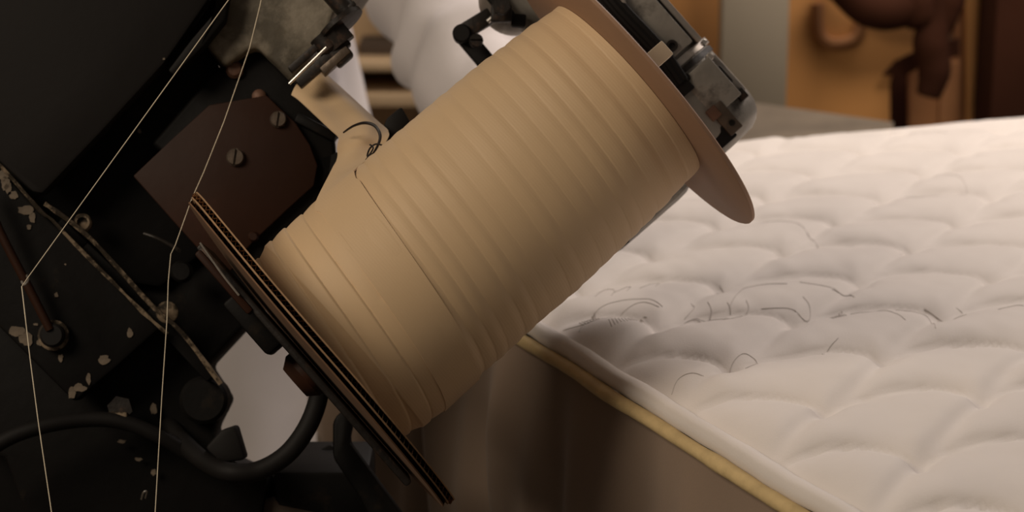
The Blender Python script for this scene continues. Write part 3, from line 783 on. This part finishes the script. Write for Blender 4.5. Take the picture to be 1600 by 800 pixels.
for s in (-1,1):
    obj('trouser_leg', tube(bmesh.new(), [B(s*.09,0,.90), B(s*.10,.01,.70), B(s*.11,.02,.48), B(s*.12,-.005,.25), B(s*.12,-.01,.07)], .09, 24, 6, lambda t: .105-.04*t), M['trousers'], pe, smooth=180)
    bm = bmesh.new(); tube(bm, [B(s*.12,-.06,.045), B(s*.12,0,.05), B(s*.13,.10,.042), B(s*.135,.19,.032)], .045, 16, 4, lambda t: .045-.012*t); obj('shoe', bm, M['hair'], pe, smooth=180)
bm = lathe(bmesh.new(), B(0,.0,1.60), WZ, [(0,.085),(.04,.092),(.09,.085),(.12,.06),(.135,0)], 32); obj('hair', bm, M['hair'], pe, smooth=180)
bm = bmesh.new(); tube(bm, [B(0,.10,1.665), B(0,.118,1.63), B(0,.122,1.618)], .01, 10, 3, lambda t: .006+.007*t); obj('nose', bm, M['skin'], pe, smooth=180)
for s in (-1,1):
    bm = lathe(bmesh.new(), B(s*.03,.095,1.655), FD, [(-.01,.008),(0,.012),(.008,.009),(.012,0)], 16); obj('eye', bm, M['ticking'], pe)

# ---------------------------------------------------------------- background behind the mattress
def bp(px, py, y):
    r = ray(px, py); return CAM + r*(y/r.y)
def slab(x0, x1, ytop, ybot, Y, t, bev=.004, bm=None):
    """upright board between two picture columns at world distance Y"""
    a = bp(x0, ytop, Y); b = bp(x1, ybot, Y)
    b2 = wbox((a.x, Y, b.z), (b.x, Y+t, a.z), bev)
    if bm is None: return b2
    merge(bm, b2); return bm
# table behind
zt = .80; tq = [G(1120,152,zt), G(1396,191,zt), G(1392,262,zt), G(1120,262,zt)]
bt = empty('rear_table', Vector((tq[1].x, tq[1].y, 0)), 'grey brown table edge showing between mattress and orange boxes', 'table')
bm = bmesh.new(); a_ = [bm.verts.new(p) for p in tq]; b_ = [bm.verts.new(p-Vector((0,0,.04))) for p in tq]
bm.faces.new(a_); bm.faces.new(b_[::-1])
for i in range(4): bm.faces.new((a_[i], a_[(i+1)%4], b_[(i+1)%4], b_[i]))
obj('table_top', bm, M['table'], bt, smooth=0)
for q in tq:
    q = q.lerp(sum(tq, Vector())/4, .12)
    obj('leg', wbox((q.x-.02,q.y-.02,0),(q.x+.02,q.y+.02,zt-.04),.003), M['table'], bt)
obj('grey_panel', slab(1132,1228,-140,175,3.62,.05), M['greypanel'], label='plain upright grey beige panel left of the orange boxes', cat='panel')
def cut_panel(pts, Y, t):
    b2 = bmesh.new(); f = [bp(x, y, Y) for x, y in pts]
    a = [b2.verts.new(p) for p in f]; b = [b2.verts.new(p+Vector((0,t,0))) for p in f]
    b2.faces.new(a); b2.faces.new(b[::-1])
    for i in range(len(a)):
        j = (i+1)%len(a); b2.faces.new((a[j], a[i], b[i], b[j]))
    bmesh.ops.recalc_face_normals(b2, faces=b2.faces); return b2
# box 1
c1 = empty('cardboard_box', bp(1310,250,3.8), 'open orange cardboard box with a torn sagging front, right of the grey panel', 'box')
obj('front_panel', cut_panel([(1226,-80),(1480,-80),(1480,50),(1450,70),(1400,100),(1390,130),(1392,330),(1226,330)], 3.80, .012), M['orange'], c1, smooth=0)
obj('side_panel', wbox((bp(1226,0,3.82).x,3.815,bp(1226,330,3.82).z),(bp(1226,0,3.82).x+.012,4.2,bp(1226,-80,3.82).z),.001), M['orange'], c1)
obj('back_panel', wbox((bp(1226,0,3.82).x,4.2,bp(1226,330,3.82).z),(bp(1450,0,3.82).x,4.212,bp(1226,-20,3.82).z),.001), M['orange2'], c1)
obj('flap', cut_panel([(1380,118),(1400,96),(1450,72),(1500,60),(1500,88),(1455,95),(1415,118)], 3.77, .012), M['darkbrown'], c1, smooth=0, label='dark torn flap')
obj('round_handle_hole', tube(bmesh.new(), [bp(1278,5,3.79),bp(1280,50,3.79),bp(1300,68,3.79),bp(1335,60,3.79),bp(1345,30,3.79)], .011, 8, 6), M['orange2'], c1)
# box 2
c2 = empty('cardboard_box', bp(1500,250,3.9), 'brownish orange cardboard box with dark vertical creases by the right edge', 'box')
obj('front_panel', cut_panel([(1420,110),(1445,100),(1490,85),(1505,-80),(1562,-80),(1562,330),(1420,330)], 3.90, .012), M['orange2'], c2, smooth=0)
obj('front_flap', cut_panel([(1508,-80),(1562,-80),(1562,190),(1545,240),(1510,240)], 3.87, .012), M['orange'], c2, smooth=0)
obj('crease', slab(1472,1490,95,330,3.885,.012), M['darkbrown'] if False else M['orange2'], c2)
obj('side_panel', wbox((bp(1562,0,3.9).x-.004,3.915,bp(1562,330,3.9).z),(bp(1562,0,3.9).x+.008,4.3,bp(1562,-80,3.9).z),.001), M['orange2'], c2)
# dark bundle above
db = empty('dark_bundle', bp(1440,0,3.75), 'dark brown sagging bundle hanging over the orange boxes', 'bundle')
for pts, r in (([(1300,-40),(1350,5),(1400,12),(1450,-10)], .038), ([(1455,-60),(1462,20),(1455,65),(1460,110),(1450,150)], .030), ([(1420,-50),(1430,0),(1440,40)], .035), ([(1500,-60),(1485,0),(1470,50)], .024)):
    obj('roll', tube(bmesh.new(), [bp(x,y,3.72) for x,y in pts], r, 16, 6, (lambda r: lambda t: r*(.75+.35*math.sin(PI*t)+.15*noise.noise(Vector((t*5,r*40,0)))))(r)), M['darkbrown'], db, smooth=180)
obj('dark_cabinet', slab(1566,1720,-140,330,3.7,.14), M['darkbrown'], label='dark brown cabinet side cut by the right picture edge', cat='cabinet')
obj('gap_shade_block', wbox((bp(1390,100,3.96).x,3.96,0),(bp(1425,100,3.96).x,4.16,bp(1390,100,3.96).z),.004), M['darkbrown'], label='dark block standing in for the shade in the gap between the two orange boxes', cat='shade_block')  # dark block added to darken the gap like shade
obj('orange_board', slab(1040,1134,-140,172,3.75,.03), M['orange'], label='upright orange brown board left of the grey panel beside the motor', cat='board')
# shelf seen in the gap beside the arm
sh = empty('shelf_unit', bp(560,300,3.9), 'tan wooden shelf unit seen through the gap beside the white sleeve', 'shelf')
obj('back_board', slab(380,760,-60,300,4.1,.02), M['shelf'], sh)
obj('shelf_board', wbox((bp(380,0,3.9).x,3.85,bp(600,105,3.9).z),(bp(760,0,3.9).x,4.1,bp(600,92,3.9).z),.002), M['shelf'], sh)
obj('shelf_board', wbox((bp(380,0,3.9).x,3.85,bp(600,160,3.9).z),(bp(760,0,3.9).x,4.1,bp(600,140,3.9).z),.002), M['shelf'], sh)
obj('dark_box', slab(560,640,66,92,3.95,.1), M['boxlid'], sh)
obj('upright', wbox((bp(380,0,3.9).x,3.85,0),(bp(380,0,3.9).x+.03,4.1,1.3),.002), M['shelf'], sh)
obj('upright', wbox((bp(760,0,3.9).x-.03,3.85,0),(bp(760,0,3.9).x,4.1,1.3),.002), M['shelf'], sh)
